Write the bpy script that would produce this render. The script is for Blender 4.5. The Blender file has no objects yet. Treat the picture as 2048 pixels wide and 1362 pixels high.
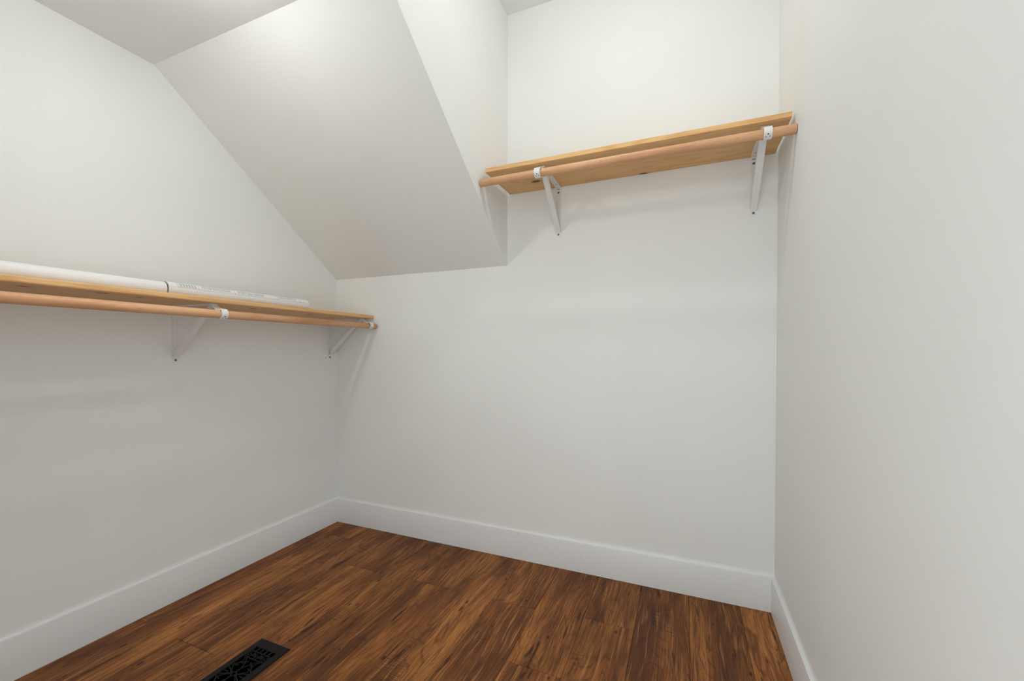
import bpy, bmesh, math, random
from mathutils import Vector, Matrix

random.seed(7)
scene = bpy.context.scene
C = scene.collection
PI = math.pi

# ------------------------------------------------------------------ camera
S = 1.038                                  # camera height in metres
F_PX, PPY = 829.861, 711.087               # focal length and principal row in 2048x1362 pixels
cd = bpy.data.cameras.new('camera')
cam = bpy.data.objects.new('camera', cd)
C.objects.link(cam)
cd.sensor_fit = 'HORIZONTAL'
cd.sensor_width = 36.0
cd.lens = F_PX / 2048 * 36
cd.shift_y = (PPY - 681.0) / 2048
cd.clip_start = 0.01
yaw, pitch, roll = 0.39536, -0.01247, 0.00107
Fw = Vector((-math.sin(yaw) * math.cos(pitch), math.cos(yaw) * math.cos(pitch), math.sin(pitch)))
Rt = Vector((math.cos(yaw), math.sin(yaw), 0))
Up = Rt.cross(Fw)
R2 = Rt * math.cos(roll) + Up * math.sin(roll)
U2 = Up * math.cos(roll) - Rt * math.sin(roll)
m = Matrix((R2, U2, -Fw)).transposed().to_4x4()
m.translation = Vector((1.87772, -1.84233, 1.0)) * S
cam.matrix_world = m
scene.camera = cam

# ------------------------------------------------------------------ world, exposure: two ceiling lamps and an even world fill added through an unseen opening behind the camera
WORLD = 2.45
w = bpy.data.worlds.new('world')
scene.world = w
w.use_nodes = True
w.node_tree.nodes['Background'].inputs[0].default_value = (0.96, 0.99, 0.99, 1)
w.node_tree.nodes['Background'].inputs[1].default_value = WORLD
scene.view_settings.view_transform = 'Standard'
scene.view_settings.look = 'None'
scene.view_settings.gamma = 1
scene.view_settings.use_curve_mapping = False
scene.view_settings.exposure = 0.04
LAMP_LOW, LAMP_HIGH = 112.0, 122.0           # emission of the two lamp globes
LAMP_TINT = (0.98, 0.982, 0.95, 1)

# portal that guides the added world fill through the unseen doorway
pl = bpy.data.lights.new('fill_portal', 'AREA')
pl.shape = 'RECTANGLE'; pl.size = .90; pl.size_y = 2.05
pl.cycles.is_portal = True
po = bpy.data.objects.new('fill_portal', pl)
C.objects.link(po)
po.location = (1.70, -2.13, 1.025); po.rotation_euler = (PI / 2, 0, 0)

# ------------------------------------------------------------------ room measures (metres)
XR = 2.2814        # right wall
X1 = 1.1248        # side wall of the high part
ZK = 1.4617        # knee height where the slope starts
ZC = 2.1681        # low ceiling
YS = 0.9293        # where the slope meets the low ceiling
ZH = 2.7011        # high ceiling
YF = -2.12         # front wall, behind the camera
DX0, DX1, DZ = 1.25, 2.15, 2.05   # unseen doorway in the front wall, added to let in fill light
BT, BH = 0.013, 0.139

# ------------------------------------------------------------------ node helpers
class NT:
    def __init__(self, name):
        self.m = bpy.data.materials.new(name)
        self.m.use_nodes = True
        self.t = self.m.node_tree
        self.b = self.t.nodes['Principled BSDF']
    def n(self, typ, **kw):
        nd = self.t.nodes.new(typ)
        for k, v in kw.items():
            if k.startswith('_'):
                nd.inputs[k[1:].replace('_', ' ')].default_value = v
            else:
                setattr(nd, k, v)
        return nd
    def l(self, a, b):
        self.t.links.new(a, b)
    def set(self, **kw):
        for k, v in kw.items():
            self.b.inputs[k.replace('_', ' ')].default_value = v
        return self
    def math(self, op, a, b=None, c=None):
        nd = self.t.nodes.new('ShaderNodeMath'); nd.operation = op
        for i, v in enumerate((a, b, c)):
            if v is None: continue
            if isinstance(v, (int, float)): nd.inputs[i].default_value = v
            else: self.l(v, nd.inputs[i])
        return nd.outputs[0]
    def coords(self, scale=(1, 1, 1), rand=0.0):
        tc = self.n('ShaderNodeTexCoord')
        v = tc.outputs['Object']
        if rand:
            oi = self.n('ShaderNodeObjectInfo')
            r = self.math('MULTIPLY', oi.outputs['Random'], rand)
            ad = self.n('ShaderNodeVectorMath', operation='ADD')
            self.l(v, ad.inputs[0])
            cx = self.n('ShaderNodeCombineXYZ')
            self.l(r, cx.inputs[0]); self.l(self.math('MULTIPLY', r, 1.7), cx.inputs[1]); self.l(self.math('MULTIPLY', r, .61), cx.inputs[2])
            self.l(cx.outputs[0], ad.inputs[1]); v = ad.outputs[0]
        mp = self.n('ShaderNodeMapping')
        mp.inputs['Scale'].default_value = scale
        self.l(v, mp.inputs['Vector'])
        return mp.outputs[0]
    def noise(self, vec, scale, detail=4, rough=.55, dist=0.0):
        nd = self.n('ShaderNodeTexNoise')
        nd.inputs['Scale'].default_value = scale
        nd.inputs['Detail'].default_value = detail
        nd.inputs['Roughness'].default_value = rough
        nd.inputs['Distortion'].default_value = dist
        self.l(vec, nd.inputs['Vector'])
        return nd.outputs['Fac']
    def ramp(self, fac, stops, interp='LINEAR'):
        nd = self.n('ShaderNodeValToRGB')
        nd.color_ramp.interpolation = interp
        e = nd.color_ramp.elements
        while len(e) < len(stops): e.new(.5)
        for i, (p, c) in enumerate(stops):
            e[i].position = p
            e[i].color = c if len(c) == 4 else (*c, 1)
        self.l(fac, nd.inputs[0])
        return nd.outputs[0]
    def mix(self, fac, a, b, mode='MIX'):
        nd = self.n('ShaderNodeMix', data_type='RGBA', blend_type=mode)
        if isinstance(fac, (int, float)): nd.inputs[0].default_value = fac
        else: self.l(fac, nd.inputs[0])
        for i, v in ((6, a), (7, b)):
            if isinstance(v, tuple): nd.inputs[i].default_value = v if len(v) == 4 else (*v, 1)
            else: self.l(v, nd.inputs[i])
        return nd.outputs[2]
    def bump(self, h, strength, dist=.001):
        nd = self.n('ShaderNodeBump')
        nd.inputs['Strength'].default_value = strength
        nd.inputs['Distance'].default_value = dist
        self.l(h, nd.inputs['Height'])
        self.l(nd.outputs[0], self.b.inputs['Normal'])
    def color(self, sock):
        self.l(sock, self.b.inputs['Base Color'])

def lin(r, g, b):
    f = lambda c: (c / 255 / 12.92) if c <= 10 else ((c / 255 + .055) / 1.055) ** 2.4
    return (f(r), f(g), f(b), 1)

def simple(name, col, rough=.5, metal=0.0):
    t = NT(name)
    t.set(Base_Color=col, Roughness=rough, Metallic=metal)
    return t.m

M = {}
def paint(name, col, rough, bump):
    t = NT(name)
    v = t.coords()
    n = t.noise(v, 2.2, 3, .5)
    c2 = tuple(x * .975 for x in col[:3])
    t.color(t.ramp(n, [(.35, c2), (.65, col[:3])]))
    t.set(Roughness=rough)
    t.bump(t.noise(v, 420, 2, .5), bump, .0006)
    return t
M['wall'] = paint('wall_paint', (.862, .876, .862, 1), .62, .12).m
M['ceil'] = paint('ceiling_paint', (.862, .876, .862, 1), .7, .12).m

def trim_mat():
    t = paint('trim_paint', (.80, .812, .812, 1), .38, .05)
    base = t.b.inputs['Base Color'].links[0].from_socket
    v = t.coords()
    # scuffs: small dark flecks with shapes of their own
    a = t.noise(v, 55, 2, .5, .6)
    mk = t.ramp(a, [(.735, (0, 0, 0)), (.76, (1, 1, 1))])
    t.color(t.mix(t.math('MULTIPLY', mk, .30), base, (.33, .31, .28)))
    return t.m
M['trim'] = trim_mat()

# --- chestnut laminate planks: grain runs along local Y
def plank_mat():
    t = NT('chestnut_plank')
    v = t.coords((1, 1, 1), 37.0)
    def sc(s):
        mp = t.n('ShaderNodeMapping'); mp.inputs['Scale'].default_value = s
        t.l(v, mp.inputs['Vector']); return mp.outputs[0]
    # warp so that the grain wanders
    wn = t.n('ShaderNodeTexNoise'); wn.inputs['Scale'].default_value = 1.0; wn.inputs['Detail'].default_value = 2
    t.l(sc((7, 2.2, 7)), wn.inputs['Vector'])
    sub = t.n('ShaderNodeVectorMath', operation='SUBTRACT'); t.l(wn.outputs['Color'], sub.inputs[0]); sub.inputs[1].default_value = (.5, .5, .5)
    scl = t.n('ShaderNodeVectorMath', operation='MULTIPLY'); t.l(sub.outputs[0], scl.inputs[0]); scl.inputs[1].default_value = (.055, .02, 0)
    add = t.n('ShaderNodeVectorMath', operation='ADD'); t.l(v, add.inputs[0]); t.l(scl.outputs[0], add.inputs[1])
    wv = add.outputs[0]
    def scw(s):
        mp = t.n('ShaderNodeMapping'); mp.inputs['Scale'].default_value = s
        t.l(wv, mp.inputs['Vector']); return mp.outputs[0]
    # broad tone
    tone = t.noise(scw((10, 1.3, 10)), 1.0, 4, .6)
    base = t.ramp(tone, [(.27, lin(78, 44, 24)), (.43, lin(118, 70, 36)), (.56, lin(150, 94, 47)), (.72, lin(188, 126, 66))])
    # cathedral figure: contour lines of a stretched noise
    fig = t.noise(scw((9, 1.6, 9)), 1.0, 1.5, .4)
    rings = t.math('SINE', t.math('MULTIPLY', fig, 110.0))
    rg = t.ramp(rings, [(.0, (0, 0, 0)), (.70, (0, 0, 0)), (1, (1, 1, 1))])
    figmask = t.ramp(t.noise(sc((6, 2.0, 6)), 1.0, 2, .5), [(.42, (.12, .12, .12)), (.58, (.55, .55, .55))])
    base = t.mix(t.math('MULTIPLY', rg, figmask), base, lin(80, 42, 20))
    # fine straight grain
    fine = t.noise(scw((190, 8, 190)), 1.0, 4, .68)
    base = t.mix(t.ramp(fine, [(.36, (.70, .70, .70)), (.58, (0, 0, 0))]), base, lin(70, 38, 19))
    lite = t.noise(scw((120, 4, 120)), 1.0, 3, .6)
    base = t.mix(t.ramp(lite, [(.55, (0, 0, 0)), (.72, (.50, .50, .50))]), base, lin(204, 142, 82))
    # smoky dark clouds and mineral streaks
    cl = t.noise(scw((13, 3.4, 13)), 1.0, 4, .65, .5)
    base = t.mix(t.ramp(cl, [(.55, (0, 0, 0)), (.72, (.62, .62, .62))]), base, lin(62, 36, 22))
    st = t.noise(scw((48, 5.0, 48)), 1.0, 3, .6, .5)
    sm = t.ramp(st, [(.63, (0, 0, 0)), (.69, (.85, .85, .85))])
    base = t.mix(sm, base, lin(48, 26, 14))
    # worm holes and short dark flecks
    vo = t.n('ShaderNodeTexVoronoi'); vo.inputs['Scale'].default_value = 1.0
    t.l(scw((26, 13, 26)), vo.inputs['Vector'])
    sep = t.n('ShaderNodeSeparateColor'); t.l(vo.outputs['Color'], sep.inputs[0])
    big = t.math('GREATER_THAN', sep.outputs[0], .74)
    rad = t.math('MULTIPLY_ADD', sep.outputs[1], .12, .05)
    vd = t.math('ADD', vo.outputs['Distance'], t.math('MULTIPLY', t.math('SUBTRACT', fine, .5), .16))
    dot = t.math('MULTIPLY', t.math('LESS_THAN', vd, rad), big)
    base = t.mix(t.math('MULTIPLY', dot, .80), base, lin(40, 22, 13))
    # knots: few, with rings around them
    vk = t.n('ShaderNodeTexVoronoi'); vk.inputs['Scale'].default_value = 1.0
    t.l(scw((5.6, 2.4, 5.6)), vk.inputs['Vector'])
    kd = t.math('ADD', vk.outputs['Distance'], t.math('MULTIPLY', t.math('SUBTRACT', fine, .5), .16))
    kn = t.ramp(kd, [(.04, (.92, .92, .92)), (.08, (.30, .30, .30)), (.11, (.65, .65, .65)), (.14, (.15, .15, .15)), (.17, (.45, .45, .45)), (.23, (0, 0, 0))])
    base = t.mix(kn, base, lin(52, 28, 15))
    # saw marks across the grain, in patches
    saw = t.noise(sc((24, 260, 24)), 1.0, 2, .5)
    pat = t.ramp(t.noise(sc((9, 4.5, 9)), 1.0, 2, .5), [(.58, (0, 0, 0)), (.68, (1, 1, 1))])
    sw = t.math('MULTIPLY', t.ramp(saw, [(.48, (0, 0, 0)), (.58, (1, 1, 1))]), pat)
    base = t.mix(t.math('MULTIPLY', sw, .55), base, lin(50, 28, 16))
    # plank to plank tone
    oi = t.n('ShaderNodeObjectInfo')
    hs = t.n('ShaderNodeHueSaturation')
    hs.inputs['Saturation'].default_value = 1.0
    t.l(t.math('MULTIPLY_ADD', oi.outputs['Random'], .22, 1.0), hs.inputs['Value'])
    t.l(base, hs.inputs['Color'])
    t.color(hs.outputs[0])
    t.set(Roughness=.5)
    t.b.inputs['Specular IOR Level'].default_value = .2
    h = t.math('SUBTRACT', fine, t.math('MULTIPLY', sw, .5))
    t.bump(h, .18, .0006)
    return t.m
M['plank'] = plank_mat()
M['subfloor'] = simple('subfloor_board', lin(40, 26, 18), .8)

# --- pine boards: grain along local X; knots given as (x, y, radius)
def pine_mat(name, knots):
    t = NT(name)
    tc = t.n('ShaderNodeTexCoord'); v = tc.outputs['Object']
    def sc(s):
        mp = t.n('ShaderNodeMapping'); mp.inputs['Scale'].default_value = s
        t.l(v, mp.inputs['Vector']); return mp.outputs[0]
    sp = t.n('ShaderNodeSeparateXYZ'); t.l(v, sp.inputs[0])
    kmask = None; pull = None
    for (kx, ky, kr) in knots:
        dx = t.math('MULTIPLY', t.math('SUBTRACT', sp.outputs[0], kx), .55)
        dy = t.math('SUBTRACT', sp.outputs[1], ky)
        d = t.math('DIVIDE', t.math('SQRT', t.math('ADD', t.math('MULTIPLY', dx, dx), t.math('MULTIPLY', dy, dy))), kr)
        k = t.ramp(d, [(.62, (1, 1, 1)), (.72, (.55, .55, .55)), (1.0, (0, 0, 0))])
        g = t.math('EXPONENT', t.math('MULTIPLY', d, -.55))
        kmask = k if kmask is None else t.math('MAXIMUM', kmask, k)
        pull = g if pull is None else t.math('ADD', pull, g)
    lines = t.noise(sc((1.1, 14, 14)), 1.0, 2, .45)
    ph = t.math('MULTIPLY', lines, 70.0)
    if pull is not None: ph = t.math('ADD', ph, t.math('MULTIPLY', pull, 9.0))
    s = t.math('MULTIPLY_ADD', t.math('SINE', ph), .5, .5)
    base = t.mix(t.ramp(s, [(.45, (0, 0, 0)), (1, (.55, .55, .55))]), lin(234, 190, 132), lin(212, 158, 98))
    fine = t.noise(sc((6, 320, 320)), 1.0, 3, .6)
    base = t.mix(t.ramp(fine, [(.4, (.22, .22, .22)), (.62, (0, 0, 0))]), base, lin(200, 146, 90))
    if kmask is not None:
        base = t.mix(t.math('MULTIPLY', t.math('MINIMUM', pull, 1.0), .35), base, lin(196, 130, 72))
        base = t.mix(kmask, base, lin(92, 40, 20))
    t.color(base)
    t.set(Roughness=.55)
    t.bump(fine, .1, .0005)
    return t.m

def rod_mat():
    t = NT('beech_rod')
    tc = t.n('ShaderNodeTexCoord'); v = tc.outputs['Object']
    def sc(s):
        mp = t.n('ShaderNodeMapping'); mp.inputs['Scale'].default_value = s
        t.l(v, mp.inputs['Vector']); return mp.outputs[0]
    a = t.noise(sc((3, 26, 26)), 1.0, 3, .5)
    base = t.ramp(a, [(.3, lin(196, 140, 100)), (.55, lin(219, 168, 126)), (.75, lin(229, 182, 140))])
    fl = t.noise(sc((70, 420, 420)), 1.0, 2, .5)
    base = t.mix(t.ramp(fl, [(.6, (0, 0, 0)), (.72, (.5, .5, .5))]), base, lin(168, 112, 76))
    t.color(base); t.set(Roughness=.5)
    return t.m
M['rod'] = rod_mat()
M['white_metal'] = simple('white_enamel', (.82, .82, .81, 1), .35)
M['hole'] = simple('dark_hole', (.012, .012, .012, 1), .8)
M['screw'] = simple('grey_screw', (.16, .16, .16, 1), .4, .6)
M['black_iron'] = simple('black_cast_iron', (.0055, .0055, .006, 1), .55)
M['duct_shade'] = simple('black_backing', (.0005, .0005, .0005, 1), 1.0)
for _k in ('duct_shade', 'black_iron'):
    M[_k].node_tree.nodes['Principled BSDF'].inputs['Specular IOR Level'].default_value = .0 if _k == 'duct_shade' else .2
M['paper'] = simple('white_paper', (.86, .865, .875, 1), .6)

def print_mat():
    # rolled drawing sheet: local X along the roll, angle around it
    t = NT('printed_paper')
    tc = t.n('ShaderNodeTexCoord'); v = tc.outputs['Object']
    sp = t.n('ShaderNodeSeparateXYZ'); t.l(v, sp.inputs[0])
    X, Y, Z = sp.outputs
    ang = t.math('ARCTAN2', Z, t.math('MULTIPLY', Y, -1.0))      # 0 at the front of the roll, pi/2 on top
    def band(s, a, b):
        return t.math('MULTIPLY', t.math('GREATER_THAN', s, a), t.math('LESS_THAN', s, b))
    cv = t.n('ShaderNodeCombineXYZ'); t.l(X, cv.inputs[0]); t.l(t.math('MULTIPLY', ang, .028), cv.inputs[1])
    def nz(sx, sy):
        mp = t.n('ShaderNodeMapping'); mp.inputs['Scale'].default_value = (sx, sy, 1)
        t.l(cv.outputs[0], mp.inputs['Vector']); return t.noise(mp.outputs[0], 1.0, 2, .6)
    rows = t.math('GREATER_THAN', t.math('SINE', t.math('MULTIPLY', ang, 34.0)), -.35)
    text = t.math('MULTIPLY', t.math('GREATER_THAN', nz(300, 330), .485), rows)
    blocks = None
    for (x0, x1, a0, a1) in ((.115, .235, .50, 1.35), (.262, .385, .55, 1.0), (.462, .555, .60, 1.02)):
        b = t.math('MULTIPLY', band(X, x0, x1), band(ang, a0, a1))
        blocks = b if blocks is None else t.math('MAXIMUM', blocks, b)
    ink = t.math('MULTIPLY', text, blocks)
    # a ruled table near the left end
    gx = t.math('GREATER_THAN', t.math('SINE', t.math('MULTIPLY', X, 620.0)), .72)
    ga = t.math('GREATER_THAN', t.math('SINE', t.math('MULTIPLY', ang, 30.0)), .72)
    tab = t.math('MULTIPLY', t.math('MAXIMUM', gx, ga), t.math('MULTIPLY', band(X, .035, .098), band(ang, .45, 1.1)))
    ink = t.math('MAXIMUM', ink, tab)
    sp2 = t.math('MULTIPLY', t.math('GREATER_THAN', nz(120, 150), .66), t.math('MULTIPLY', band(X, .045, .085), band(ang, 1.0, 1.5)))
    ink = t.math('MAXIMUM', ink, sp2)
    # border line along the sheet, and short cross marks
    bl = t.math('MULTIPLY', band(ang, .34, .385), band(X, .03, .60))
    ink = t.math('MAXIMUM', ink, t.math('MULTIPLY', bl, .55))
    for xx in (.030, .105, .248, .455, .575):
        ink = t.math('MAXIMUM', ink, t.math('MULTIPLY', t.math('MULTIPLY', band(X, xx, xx + .0024), band(ang, .3, 1.6)), .5))
    t.color(t.mix(t.math('MULTIPLY', ink, .70), (.86, .865, .875), (.06, .065, .07)))
    t.set(Roughness=.6)
    return t.m
M['print'] = print_mat()

def glow(name, strength):
    t = NT(name)
    t.set(Base_Color=(.9, .9, .9, 1), Roughness=.4)
    t.b.inputs['Emission Color'].default_value = LAMP_TINT
    t.b.inputs['Emission Strength'].default_value = strength
    return t.m
M['glow_low'] = glow('lit_lamp_glass', LAMP_LOW)
M['glow_high'] = glow('lit_lamp_glass_high', LAMP_HIGH)

# ------------------------------------------------------------------ mesh helpers
def link(name, bm, mat, parent=None, smooth=False, loc=None):
    bmesh.ops.recalc_face_normals(bm, faces=bm.faces)
    me = bpy.data.meshes.new(name)
    bm.to_mesh(me); bm.free()
    if smooth:
        for p in me.polygons: p.use_smooth = True
    me.materials.append(mat)
    o = bpy.data.objects.new(name, me)
    C.objects.link(o)
    if loc is not None: o.location = loc
    if parent is not None: o.parent = parent
    return o

def thing(name, label, cat, loc=(0, 0, 0), rotz=0.0, group=None):
    o = bpy.data.objects.new(name, None)
    o.empty_display_size = .05
    C.objects.link(o)
    o.location = loc; o.rotation_euler = (0, 0, rotz)
    tag(o, label, cat, group)
    return o

def tag(o, label, cat, group=None):
    o['label'] = label; o['category'] = cat
    if group: o['group'] = group
    return o

def struct(o, label=None):
    o['kind'] = 'structure'
    if label: o['label'] = label
    return o

def box(bm, x0, x1, y0, y1, z0, z1):
    vs = [bm.verts.new(p) for p in ((x0, y0, z0), (x1, y0, z0), (x1, y1, z0), (x0, y1, z0), (x0, y0, z1), (x1, y0, z1), (x1, y1, z1), (x0, y1, z1))]
    for f in ((3, 2, 1, 0), (4, 5, 6, 7), (0, 1, 5, 4), (1, 2, 6, 5), (2, 3, 7, 6), (3, 0, 4, 7)):
        bm.faces.new([vs[i] for i in f])
    return vs

def prism(bm, pts, d):
    """closed polygon pts (3-D) swept by vector d"""
    d = Vector(d)
    a = [bm.verts.new(p) for p in pts]
    b = [bm.verts.new(Vector(p) + d) for p in pts]
    n = len(pts)
    bm.faces.new(a); bm.faces.new(b[::-1])
    for i in range(n):
        bm.faces.new((a[i], b[i], b[(i + 1) % n], a[(i + 1) % n]))

def strip(bm, path, thick, x0, x1):
    """flat strap: polyline path in (y, z) with thickness, swept from x0 to x1"""
    n = len(path); L = []; Rr = []
    for i in range(n):
        p = Vector(path[i])
        t = Vector((0, 0))
        if i > 0: t += (p - Vector(path[i - 1])).normalized()
        if i < n - 1: t += (Vector(path[i + 1]) - p).normalized()
        t.normalize()
        nn = Vector((-t.y, t.x)) * thick / 2
        L.append(p + nn); Rr.append(p - nn)
    rows = []
    for i in range(n):
        rows.append([bm.verts.new((x, q.x, q.y)) for (x, q) in ((x0, L[i]), (x1, L[i]), (x1, Rr[i]), (x0, Rr[i]))])
    for i in range(n - 1):
        for k in range(4):
            bm.faces.new((rows[i][k], rows[i][(k + 1) % 4], rows[i + 1][(k + 1) % 4], rows[i + 1][k]))
    bm.faces.new(rows[0][::-1]); bm.faces.new(rows[-1])

def cyl(bm, c, axis, r, h, n=20, r2=None):
    """cylinder from c along axis"""
    ax = Vector(axis).normalized()
    u = ax.orthogonal().normalized(); v = ax.cross(u)
    r2 = r if r2 is None else r2
    a = []; b = []
    for i in range(n):
        t = 2 * PI * i / n
        e = u * math.cos(t) + v * math.sin(t)
        a.append(bm.verts.new(Vector(c) + e * r)); b.append(bm.verts.new(Vector(c) + ax * h + e * r2))
    bm.faces.new(a[::-1]); bm.faces.new(b)
    for i in range(n):
        bm.faces.new((a[i], a[(i + 1) % n], b[(i + 1) % n], b[i]))

def lathe(bm, prof, n=40):
    """profile of (r, z) turned around Z"""
    rows = []
    for (r, z) in prof:
        rows.append([bm.verts.new((r * math.cos(2 * PI * i / n), r * math.sin(2 * PI * i / n), z)) for i in range(n)] if r > 1e-6 else [bm.verts.new((0, 0, z))])
    for a, b in zip(rows, rows[1:]):
        for i in range(n):
            j = (i + 1) % n
            if len(a) == 1: bm.faces.new((a[0], b[i], b[j]))
            elif len(b) == 1: bm.faces.new((a[i], b[0], a[j]))
            else: bm.faces.new((a[i], b[i], b[j], a[j]))

def bevel_all(bm, off, seg=2):
    bmesh.ops.bevel(bm, geom=bm.edges[:], offset=off, segments=seg, affect='EDGES', profile=.5)

# ------------------------------------------------------------------ the room shell
T = .10
bm = bmesh.new()
prism(bm, [(0, 0, -.06), (0, YF, -.06), (0, YF, ZC), (0, -YS, ZC), (0, 0, ZK)], (-T, 0, 0))
wall_left = struct(link('wall_left', bm, M['wall']), 'white painted wall carrying the long pine shelf')
bm = bmesh.new()
prism(bm, [(-T, 0, -.06), (XR + T, 0, -.06), (XR + T, 0, ZH), (X1, 0, ZH), (X1, 0, ZK), (-T, 0, ZK)], (0, T, 0))
wall_back = struct(link('wall_back', bm, M['wall']), 'white painted wall carrying the short high pine shelf')
bm = bmesh.new(); box(bm, XR, XR + T, YF, 0, -.06, ZH)
struct(link('wall_right', bm, M['wall']), 'plain white painted wall at the end of the high shelf')
bm = bmesh.new()
prism(bm, [(-T, YF, -.06), (DX0, YF, -.06), (DX0, YF, DZ), (DX1, YF, DZ), (DX1, YF, -.06), (XR + T, YF, -.06), (XR + T, YF, ZH), (X1 - .01, YF, ZH), (X1 - .01, YF, ZC), (-T, YF, ZC)], (0, -T, 0))
struct(link('wall_front', bm, M['wall']))
TH = .004
bm = bmesh.new()
prism(bm, [(X1, 0, ZK), (X1, -YS, ZC), (X1, YF, ZC), (X1, YF, ZH), (X1, 0, ZH)], (-TH, 0, 0))
struct(link('wall_upper_side', bm, M['wall']), 'white upright side wall between the slope and the high shelf')
bm = bmesh.new()
nrm = Vector((0, ZC - ZK, YS)).normalized() * .06
prism(bm, [(-T, 0, ZK), (-T, -YS, ZC), (-T, -YS, ZC + .06), (-T, 0, ZK + .08)], (X1 - TH + T, 0, 0))
struct(link('ceiling_sloped', bm, M['ceil']), 'white sloped ceiling falling to the back wall')
bm = bmesh.new(); box(bm, -T, X1 - TH, YF - T, -YS, ZC, ZC + .06)
struct(link('ceiling_low', bm, M['ceil']), 'flat low white ceiling above the long shelf')
bm = bmesh.new(); box(bm, X1 - TH, XR + T, YF - T, T, ZH, ZH + .08)
struct(link('ceiling_high', bm, M['ceil']), 'flat high white ceiling above the short shelf')

# small nail hole beside the bracket in the corner
bm = bmesh.new(); cyl(bm, (0.0, -.0808 * S, .9585 * S), (1, 0, 0), .0026, .0006, 12)
nh = link('nail_hole', bm, M['hole'], wall_left)

# baseboards: square boards with an eased top edge
def baseboard(name, origin, out, d):
    """board of thickness BT standing out from the wall along 'out', swept by d, with an added caulk cove on its top edge"""
    o = Vector(origin); n = Vector(out)
    prof = [(0, .0008), (BT, .0008), (BT, BH - .0015), (BT - .0005, BH - .0004), (BT - .0015, BH), (.0062, BH + .0002),
            (.0040, BH + .0012), (.0022, BH + .0036), (.0010, BH + .0075), (.0003, BH + .0125), (0, BH + .0135)]  # cove above the board is shaped to catch a bright gradient
    bm = bmesh.new()
    prism(bm, [o + n * p + Vector((0, 0, z)) for p, z in prof], d)
    ob = link(name, bm, M['trim'], smooth=True)
    ob.data.set_sharp_from_angle(angle=.75)
    return struct(ob)
baseboard('baseboard_left', (0, -BT, 0), (1, 0, 0), (0, YF + BT * 2, 0))
baseboard('baseboard_back', (0, 0, 0), (0, -1, 0), (XR, 0, 0))
baseboard('baseboard_right', (XR, -BT, 0), (-1, 0, 0), (0, YF + BT * 2, 0))
baseboard('baseboard_front', (0, YF, 0), (0, 1, 0), (DX0, 0, 0))

# ------------------------------------------------------------------ floor: subfloor + planks
bm = bmesh.new(); box(bm, -T, XR + T, YF - T, T, -.06, -.011)
floor = struct(link('floor', bm, M['subfloor']), 'brown chestnut plank floor')
PW = .1825 * S
E0 = .072 * S
PL = 1.22
# end joints seen in the photograph, one per column (metres from the back wall)
joints = {-1: -1.002, 0: -1.38, 1: -1.010, 2: -.375, 3: -1.24, 4: -.362, 5: -1.10, 6: -.355, 7: -.651, 8: -.328, 9: -.96, 10: -.62, 11: -1.2}
joints[10] = -.80
def plank(x0, x1, y0, y1):
    g = .00035
    x0 += g; x1 -= g; y0 += g * 1.6; y1 -= g * 1.6
    c = .0009
    bm = bmesh.new()
    cx, cy = (x0 + x1) / 2, (y0 + y1) / 2
    hx, hy = (x1 - x0) / 2, (y1 - y0) / 2
    lo = [bm.verts.new((sx * hx, sy * hy, -.010)) for sx, sy in ((-1, -1), (1, -1), (1, 1), (-1, 1))]
    mi = [bm.verts.new((sx * hx, sy * hy, -c)) for sx, sy in ((-1, -1), (1, -1), (1, 1), (-1, 1))]
    hi = [bm.verts.new((sx * (hx - c * .6), sy * (hy - c), 0)) for sx, sy in ((-1, -1), (1, -1), (1, 1), (-1, 1))]
    bm.faces.new(lo[::-1]); bm.faces.new(hi)
    for a, b in ((lo, mi), (mi, hi)):
        for i in range(4):
            bm.faces.new((a[i], a[(i + 1) % 4], b[(i + 1) % 4], b[i]))
    return link('plank', bm, M['plank'], floor, loc=(cx, cy, 0))
for k in range(-1, 12):
    x0 = max(E0 + k * PW, .001); x1 = min(E0 + (k + 1) * PW, XR - .001)
    if x1 - x0 < .01: continue
    ys = [joints[k]]
    while ys[-1] + PL < -.001: ys.append(ys[-1] + PL)
    ys.append(-.001)
    ys.sort()
    lo = ys[0]
    while lo - PL > YF: lo -= PL; ys.insert(0, lo)
    ys.insert(0, YF + .001)
    for a, b in zip(ys, ys[1:]):
        if b - a > .02: plank(x0, x1, a, b)

# ------------------------------------------------------------------ pine shelves
def board(name, L, D, th, mat, rotz, loc, label, round_ends=.002):
    bm = bmesh.new()
    box(bm, 0, L, -D, 0, 0, th)
    bevel_all(bm, round_ends, 2)
    o = link(name, bm, mat)
    o.location = loc; o.rotation_euler = (0, 0, rotz)
    tag(o, label, 'shelf')
    return o
LTH = .0185
LZ = 1.2388 - LTH
LD = .286
# long shelf on the left wall: local x runs along world +y, local -y is into the room
L0 = -2.05
kn = [(-1.349, .192, .012), (-1.187, .220, .012), (-1.079, .203, .009), (-.660, .184, .011), (-.338, .164, .010)]
M['pine_long'] = pine_mat('pine_long_board', [(y - L0, -x, r) for (y, x, r) in kn])
board('shelf_board', -L0 - .003, LD - .001, LTH, M['pine_long'], PI / 2, (.001, L0, LZ), 'long low pine shelf board carrying two rolls of white paper', .004)
UZ = 1.8120
UX0, UX1 = 1.1405, 2.2712
M['pine_short'] = pine_mat('pine_short_board', [(1.314 - UX0, -.106, .0150), (1.776 - UX0, -.004, .012)])
board('shelf_board', UX1 - UX0, .2805, .0178, M['pine_short'], 0, (UX0, -.001, UZ), 'short high pine shelf board with a dark knot underneath, empty on top', .0012)

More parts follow.
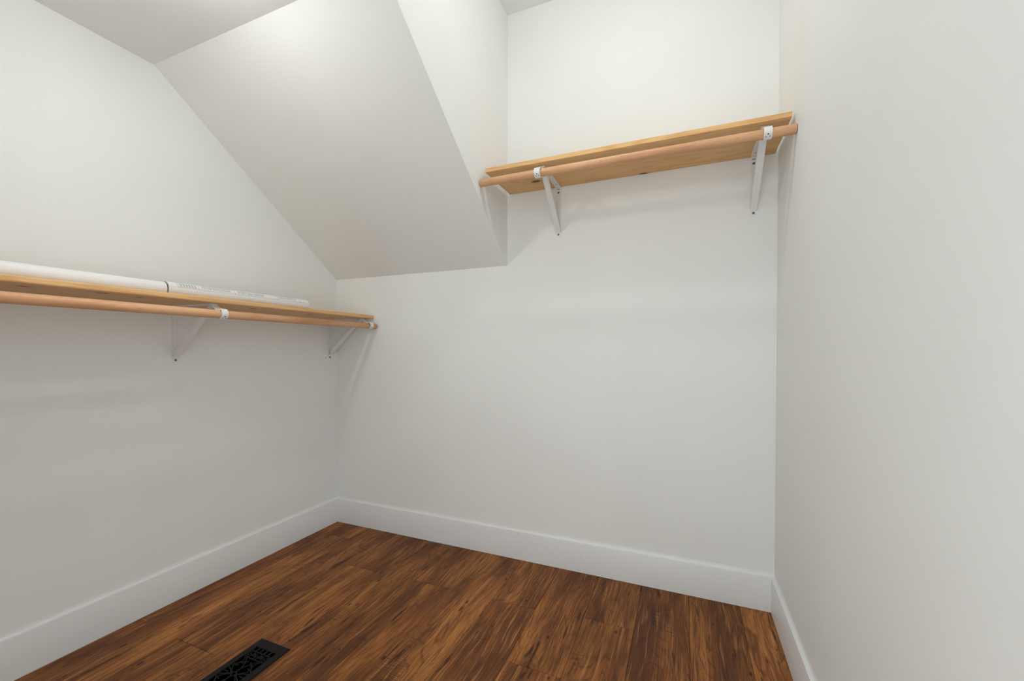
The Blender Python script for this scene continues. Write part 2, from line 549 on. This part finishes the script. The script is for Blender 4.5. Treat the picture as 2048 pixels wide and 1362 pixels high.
# ------------------------------------------------------------------ hanging rods
RR = .016
def rod(length, loc, rotz, label):
    bm = bmesh.new()
    n = 28
    prof = [(0, RR - .0015), (.0015, RR), (length - .0015, RR), (length, RR - .0015)]
    rows = [[bm.verts.new((x, r * math.cos(2 * PI * i / n), r * math.sin(2 * PI * i / n))) for i in range(n)] for x, r in prof]
    for a, b in zip(rows, rows[1:]):
        for i in range(n): bm.faces.new((a[i], a[(i + 1) % n], b[(i + 1) % n], b[i]))
    bm.faces.new(rows[0]); bm.faces.new(rows[-1][::-1])
    o = link('closet_rod', bm, M['rod'], smooth=True)
    for p in o.data.polygons:
        if len(p.vertices) > 4: p.use_smooth = False
    o.location = loc; o.rotation_euler = (0, 0, rotz)
    tag(o, label, 'rod')
    return o
LRX, LRZ = .2984, 1.1756
rod(-L0 - .004, (LRX, L0, LRZ), PI / 2, 'long round wooden hanging rod below the long low shelf')
URY, URZ = -.2975, 1.762
rod(2.2795 - 1.1268, (1.1268, URY, URZ), 0, 'short round wooden hanging rod below the short high shelf')

# ------------------------------------------------------------------ shelf-and-rod brackets
# local frame: wall plane y = 0, room towards -y, z = 0 at the shelf underside
BW = .0245
def bracket(loc, rotz, rod_y, rod_z, label, group):
    t = thing('shelf_bracket', label, 'bracket', loc, rotz, group)
    h = BW / 2
    DROP = .238
    # wall leg with a pointed foot and two stiffening ribs
    bm = bmesh.new()
    prism(bm, [(-h, 0, 0), (h, 0, 0), (h, 0, -DROP + .006), (h * .45, 0, -DROP), (-h * .45, 0, -DROP), (-h, 0, -DROP + .006)], (0, -.0025, 0))
    for sx in (-1, 1):
        box(bm, sx * h * .62 - .0012, sx * h * .62 + .0012, -.0045, -.0024, -DROP + .035, -.045)
    leg = link('wall_leg', bm, M['white_metal'], t)
    for z, big in ((-.026, 1), (-DROP + .014, 1)):
        bm = bmesh.new(); cyl(bm, (0, -.0024, z), (0, -1, 0), .0052, .0014, 16, .004)
        sc = link('screw', bm, M['screw'], leg)
    bm = bmesh.new(); box(bm, -.006, .006, -.0029, -.0020, -.011, -.0085)
    link('slot', bm, M['hole'], leg)
    # arm under the shelf
    AE = -.250
    bm = bmesh.new()
    box(bm, -h, h, AE, 0, -.0030, -.0002)
    for sx in (-1, 1):
        box(bm, sx * h * .62 - .0012, sx * h * .62 + .0012, AE + .02, -.05, -.0050, -.0029)
    arm = link('arm', bm, M['white_metal'], t)
    bm = bmesh.new(); cyl(bm, (0, -.045, -.0029), (0, 0, -1), .0028, .0009, 12)
    link('screw', bm, M['screw'], arm)
    # diagonal brace
    bm = bmesh.new()
    strip(bm, [(-.0036, -DROP + .022), (-.010, -DROP + .030), (AE + .012, -.0075), (AE + .004, -.0040)], .0024, -h * .92, h * .92)
    y0, z0, y1, z1 = -.020, -DROP + .0385, AE + .030, -.022
    for sx in (-1, 1):                 # folded edges of the channel, on the wall side
        strip(bm, [(y0 + .0030, z0 + .0034), (y1 + .0030, z1 + .0034)], .0075, sx * h * .92 - .0010, sx * h * .92 + .0010)
    link('brace', bm, M['white_metal'], t)
    # rod hook: tab down from the arm, under the rod and up its front
    r = RR + .0034
    rod_z += .0018                     # the rod rests in the bottom of the ring
    path = [(AE + .002, -.0022), (AE - .002, -.0034), (AE - .0045, -.0090)]
    a0 = math.radians(40)              # where the tab meets the ring, measured from the wall side
    for i in range(25):
        a = a0 - math.radians(300) * i / 24
        path.append((rod_y + r * math.cos(a), rod_z + r * math.sin(a)))
    bm = bmesh.new(); strip(bm, path, .0024, -h, h)
    hook = link('rod_hook', bm, M['white_metal'], t)
    for (dx, adeg, rr) in ((0, 212, .0022), (-.0055, 232, .0016), (.0055, 232, .0016)):
        a = math.radians(adeg)
        e = Vector((0, math.cos(a), math.sin(a)))
        bm = bmesh.new(); cyl(bm, Vector((dx, rod_y, rod_z)) + e * (r + .0009), e, rr, .0008, 12)
        link('screw_hole', bm, M['hole'], hook)
    return t
lz = LRZ - LZ; uz = URZ - UZ
bracket((0, -.832 * S, LZ), PI / 2, -LRX, lz, 'white metal bracket under the long low shelf, away from the corner', 'brackets under the long low shelf')
bracket((0, -.0515 * S, LZ), PI / 2, -LRX, lz, 'white metal bracket under the long low shelf, right in the room corner', 'brackets under the long low shelf')
bracket((1.3395 * S, 0, UZ), 0, URY, uz, 'white metal bracket under the high shelf beside the dark knot, by the slope', 'brackets under the short high shelf')
bracket((2.1175 * S, 0, UZ), 0, URY, uz, 'white metal bracket under the high shelf next to the plain end wall', 'brackets under the short high shelf')

# ------------------------------------------------------------------ rolled drawings on the long shelf
def paper_roll(length, r_in, r_out, turns, loc, rotz, mat, label, flip=0.0):
    n = int(56 * turns)
    bm = bmesh.new()
    th = .0007
    rows = []
    for i in range(n + 1):
        f = i / n
        a = flip + 2 * PI * turns * f
        r = r_in + (r_out - r_in) * f
        rows.append([bm.verts.new((x, rr * math.cos(a), rr * math.sin(a))) for x, rr in ((0, r), (length, r), (length, r - th), (0, r - th))])
    for a, b in zip(rows, rows[1:]):
        for k in range(4): bm.faces.new((a[k], a[(k + 1) % 4], b[(k + 1) % 4], b[k]))
    bm.faces.new(rows[0][::-1]); bm.faces.new(rows[-1])
    o = link('paper_roll', bm, mat, smooth=False)
    for p in o.data.polygons:
        p.use_smooth = True
    try:
        o.data.set_sharp_from_angle(angle=.6)
    except Exception:
        pass
    o.location = loc; o.rotation_euler = (0, 0, rotz)
    return tag(o, label, 'paper roll')
ZT = LZ + LTH
paper_roll(.61, .0235, .0272, 4, (.148, -.981 - .61, ZT + .0273), PI / 2, M['paper'], 'rolled sheet of plain white paper lying on the long shelf')
paper_roll(.628, .0240, .0288, 5, (.145, -.975, ZT + .0289), PI / 2 + .006, M['print'], 'rolled white sheet with printed text and tables on the long shelf', PI * .9)

# ------------------------------------------------------------------ floor register
RX0, RX1 = .5325 * S, .6685 * S
RL = .300
RYF = -.8605 * S
W2 = (RX1 - RX0) / 2
reg = thing('floor_register', 'black cast metal floor vent with pierced ornamental grille', 'vent', ((RX0 + RX1) / 2, RYF - RL / 2, 0))
H0, H1 = .0002, .0052
OW, OL = .047, .113                     # half width and half length of the pierced field
bm = bmesh.new()
# frame with sloped outer edges
out0 = [(-W2, -RL / 2), (W2, -RL / 2), (W2, RL / 2), (-W2, RL / 2)]
def inset(pts, d): return [(x - math.copysign(d, x), y - math.copysign(d, y)) for x, y in pts]
loops = [(out0, H0), (out0, H0 + .0022), (inset(out0, .0030), H1), ([(-OW, -OL), (OW, -OL), (OW, OL), (-OW, OL)], H1), ([(-OW, -OL), (OW, -OL), (OW, OL), (-OW, OL)], H0)]
rows = [[bm.verts.new((x, y, z)) for x, y in pts] for pts, z in loops]
for a, b in zip(rows + [rows[-1]], rows[1:] + [rows[0]]):
    if a is b: continue
    for i in range(4): bm.faces.new((a[i], a[(i + 1) % 4], b[(i + 1) % 4], b[i]))
link('frame', bm, M['black_iron'], reg)
bm = bmesh.new(); box(bm, -OW, OW, -OL, OL, H0, H0 + .0006)  # black sheet on the floor, painted in for the dark below the grille
link('dark_backing', bm, M['duct_shade'], reg)
bm = bmesh.new()
bar_n = [0]
def bars(pts, wd=.0032, z0=.0022, z1=.0046):
    for (xa, ya), (xb, yb) in zip(pts, pts[1:]):
        bar_n[0] += 1
        z1 = .0046 + .000004 * (bar_n[0] % 97)   # no two bars share a face plane
        d = Vector((xb - xa, yb - ya)); L = d.length
        if L < 1e-6: continue
        d /= L; nn = Vector((-d.y, d.x)) * wd / 2; e = d * wd * .4
        q = [(xa - e.x + nn.x, ya - e.y + nn.y, z0), (xb + e.x + nn.x, yb + e.y + nn.y, z0), (xb + e.x - nn.x, yb + e.y - nn.y, z0), (xa - e.x - nn.x, ya - e.y - nn.y, z0)]
        prism(bm, q, (0, 0, z1 - z0))
for s in (1, -1):
    Y = lambda v: s * (OL - v)          # v measured from the end of the pierced field
    for k in range(1, 5):               # row of five short slots
        x = -OW + 2 * OW * k / 5
        bars([(x, Y(0)), (x, Y(.017))], .0062)
    bars([(-OW, Y(.0185)), (OW, Y(.0185))], .0036)
    # fret of interlocking steps
    for k in range(6):
        x = -OW + 2 * OW * (k + .5) / 6
        sg = 1 if k % 2 else -1
        a = .0065
        bars([(x, Y(.0185)), (x, Y(.027)), (x + sg * a, Y(.027)), (x + sg * a, Y(.036)), (x - sg * a * .6, Y(.036)), (x - sg * a * .6, Y(.046))], .0030)
    for k in range(5):
        x = -OW + 2 * OW * (k + 1) / 6
        bars([(x - .006, Y(.0315)), (x + .006, Y(.0315))], .0028)
    bars([(-OW * .62, Y(.047)), (OW * .62, Y(.047))], .0034)
    # scrolls towards the middle
    for m_ in (1, -1):
        arc = [(m_ * (OW * .62 - .030 * math.sin(t * PI * .5)), Y(.047 + .052 * t)) for t in [i / 8 for i in range(9)]]
        bars(arc)
        arc = [(m_ * (.006 + .030 * math.sin(t * PI)), Y(.060 + .053 * t)) for t in [i / 10 for i in range(11)]]
        bars(arc)
        arc = [(m_ * (OW - .020 * math.sin(t * PI)), Y(.040 + .050 * t)) for t in [i / 8 for i in range(9)]]
        bars(arc)
        bars([(m_ * OW, Y(.096)), (m_ * .030, Y(.103)), (m_ * .012, Y(.113))])
        bars([(m_ * .028, Y(.066)), (m_ * .019, Y(.071))]); bars([(m_ * .036, Y(.086)), (m_ * .024, Y(.082))])
bars([(-.012, 0), (0, .010), (.012, 0), (0, -.010), (-.012, 0)])
bars([(-OW, 0), (-.028, 0)]); bars([(OW, 0), (.028, 0)])
link('grille', bm, M['black_iron'], reg)

# ------------------------------------------------------------------ ceiling lamps (both above the frame)
def lamp(x, y, z, rad, drop, stem, mat, label):
    t = thing('ceiling_lamp', label, 'lamp', (x, y, z))
    bm = bmesh.new(); lathe(bm, [(0, -.001), (.062, -.001), (.062, -.008), (.052, -.014), (.008, -.016), (.008, -.016 - stem), (rad * 1.06, -.018 - stem), (rad * 1.06, -.026 - stem), (0, -.026 - stem)])
    link('base', bm, M['white_metal'], t, True).data.set_sharp_from_angle(angle=.5)
    zt = -.0265 - stem
    bm = bmesh.new()
    prof = [(rad * math.cos(a), zt - drop * math.sin(a)) for a in [i * PI / 2 / 12 for i in range(13)]]
    prof[-1] = (0, zt - drop)
    lathe(bm, [(0, zt)] + prof, 32)
    link('glass_bowl', bm, mat, t, True)
    return t
lamp(.70, -1.26, ZC, .052, .040, .050, M['glow_low'], 'small white glass bowl lamp on the low flat ceiling')
lamp(1.70, -.75, ZH, .052, .040, .004, M['glow_high'], 'small white glass bowl lamp on the high ceiling above the short shelf')
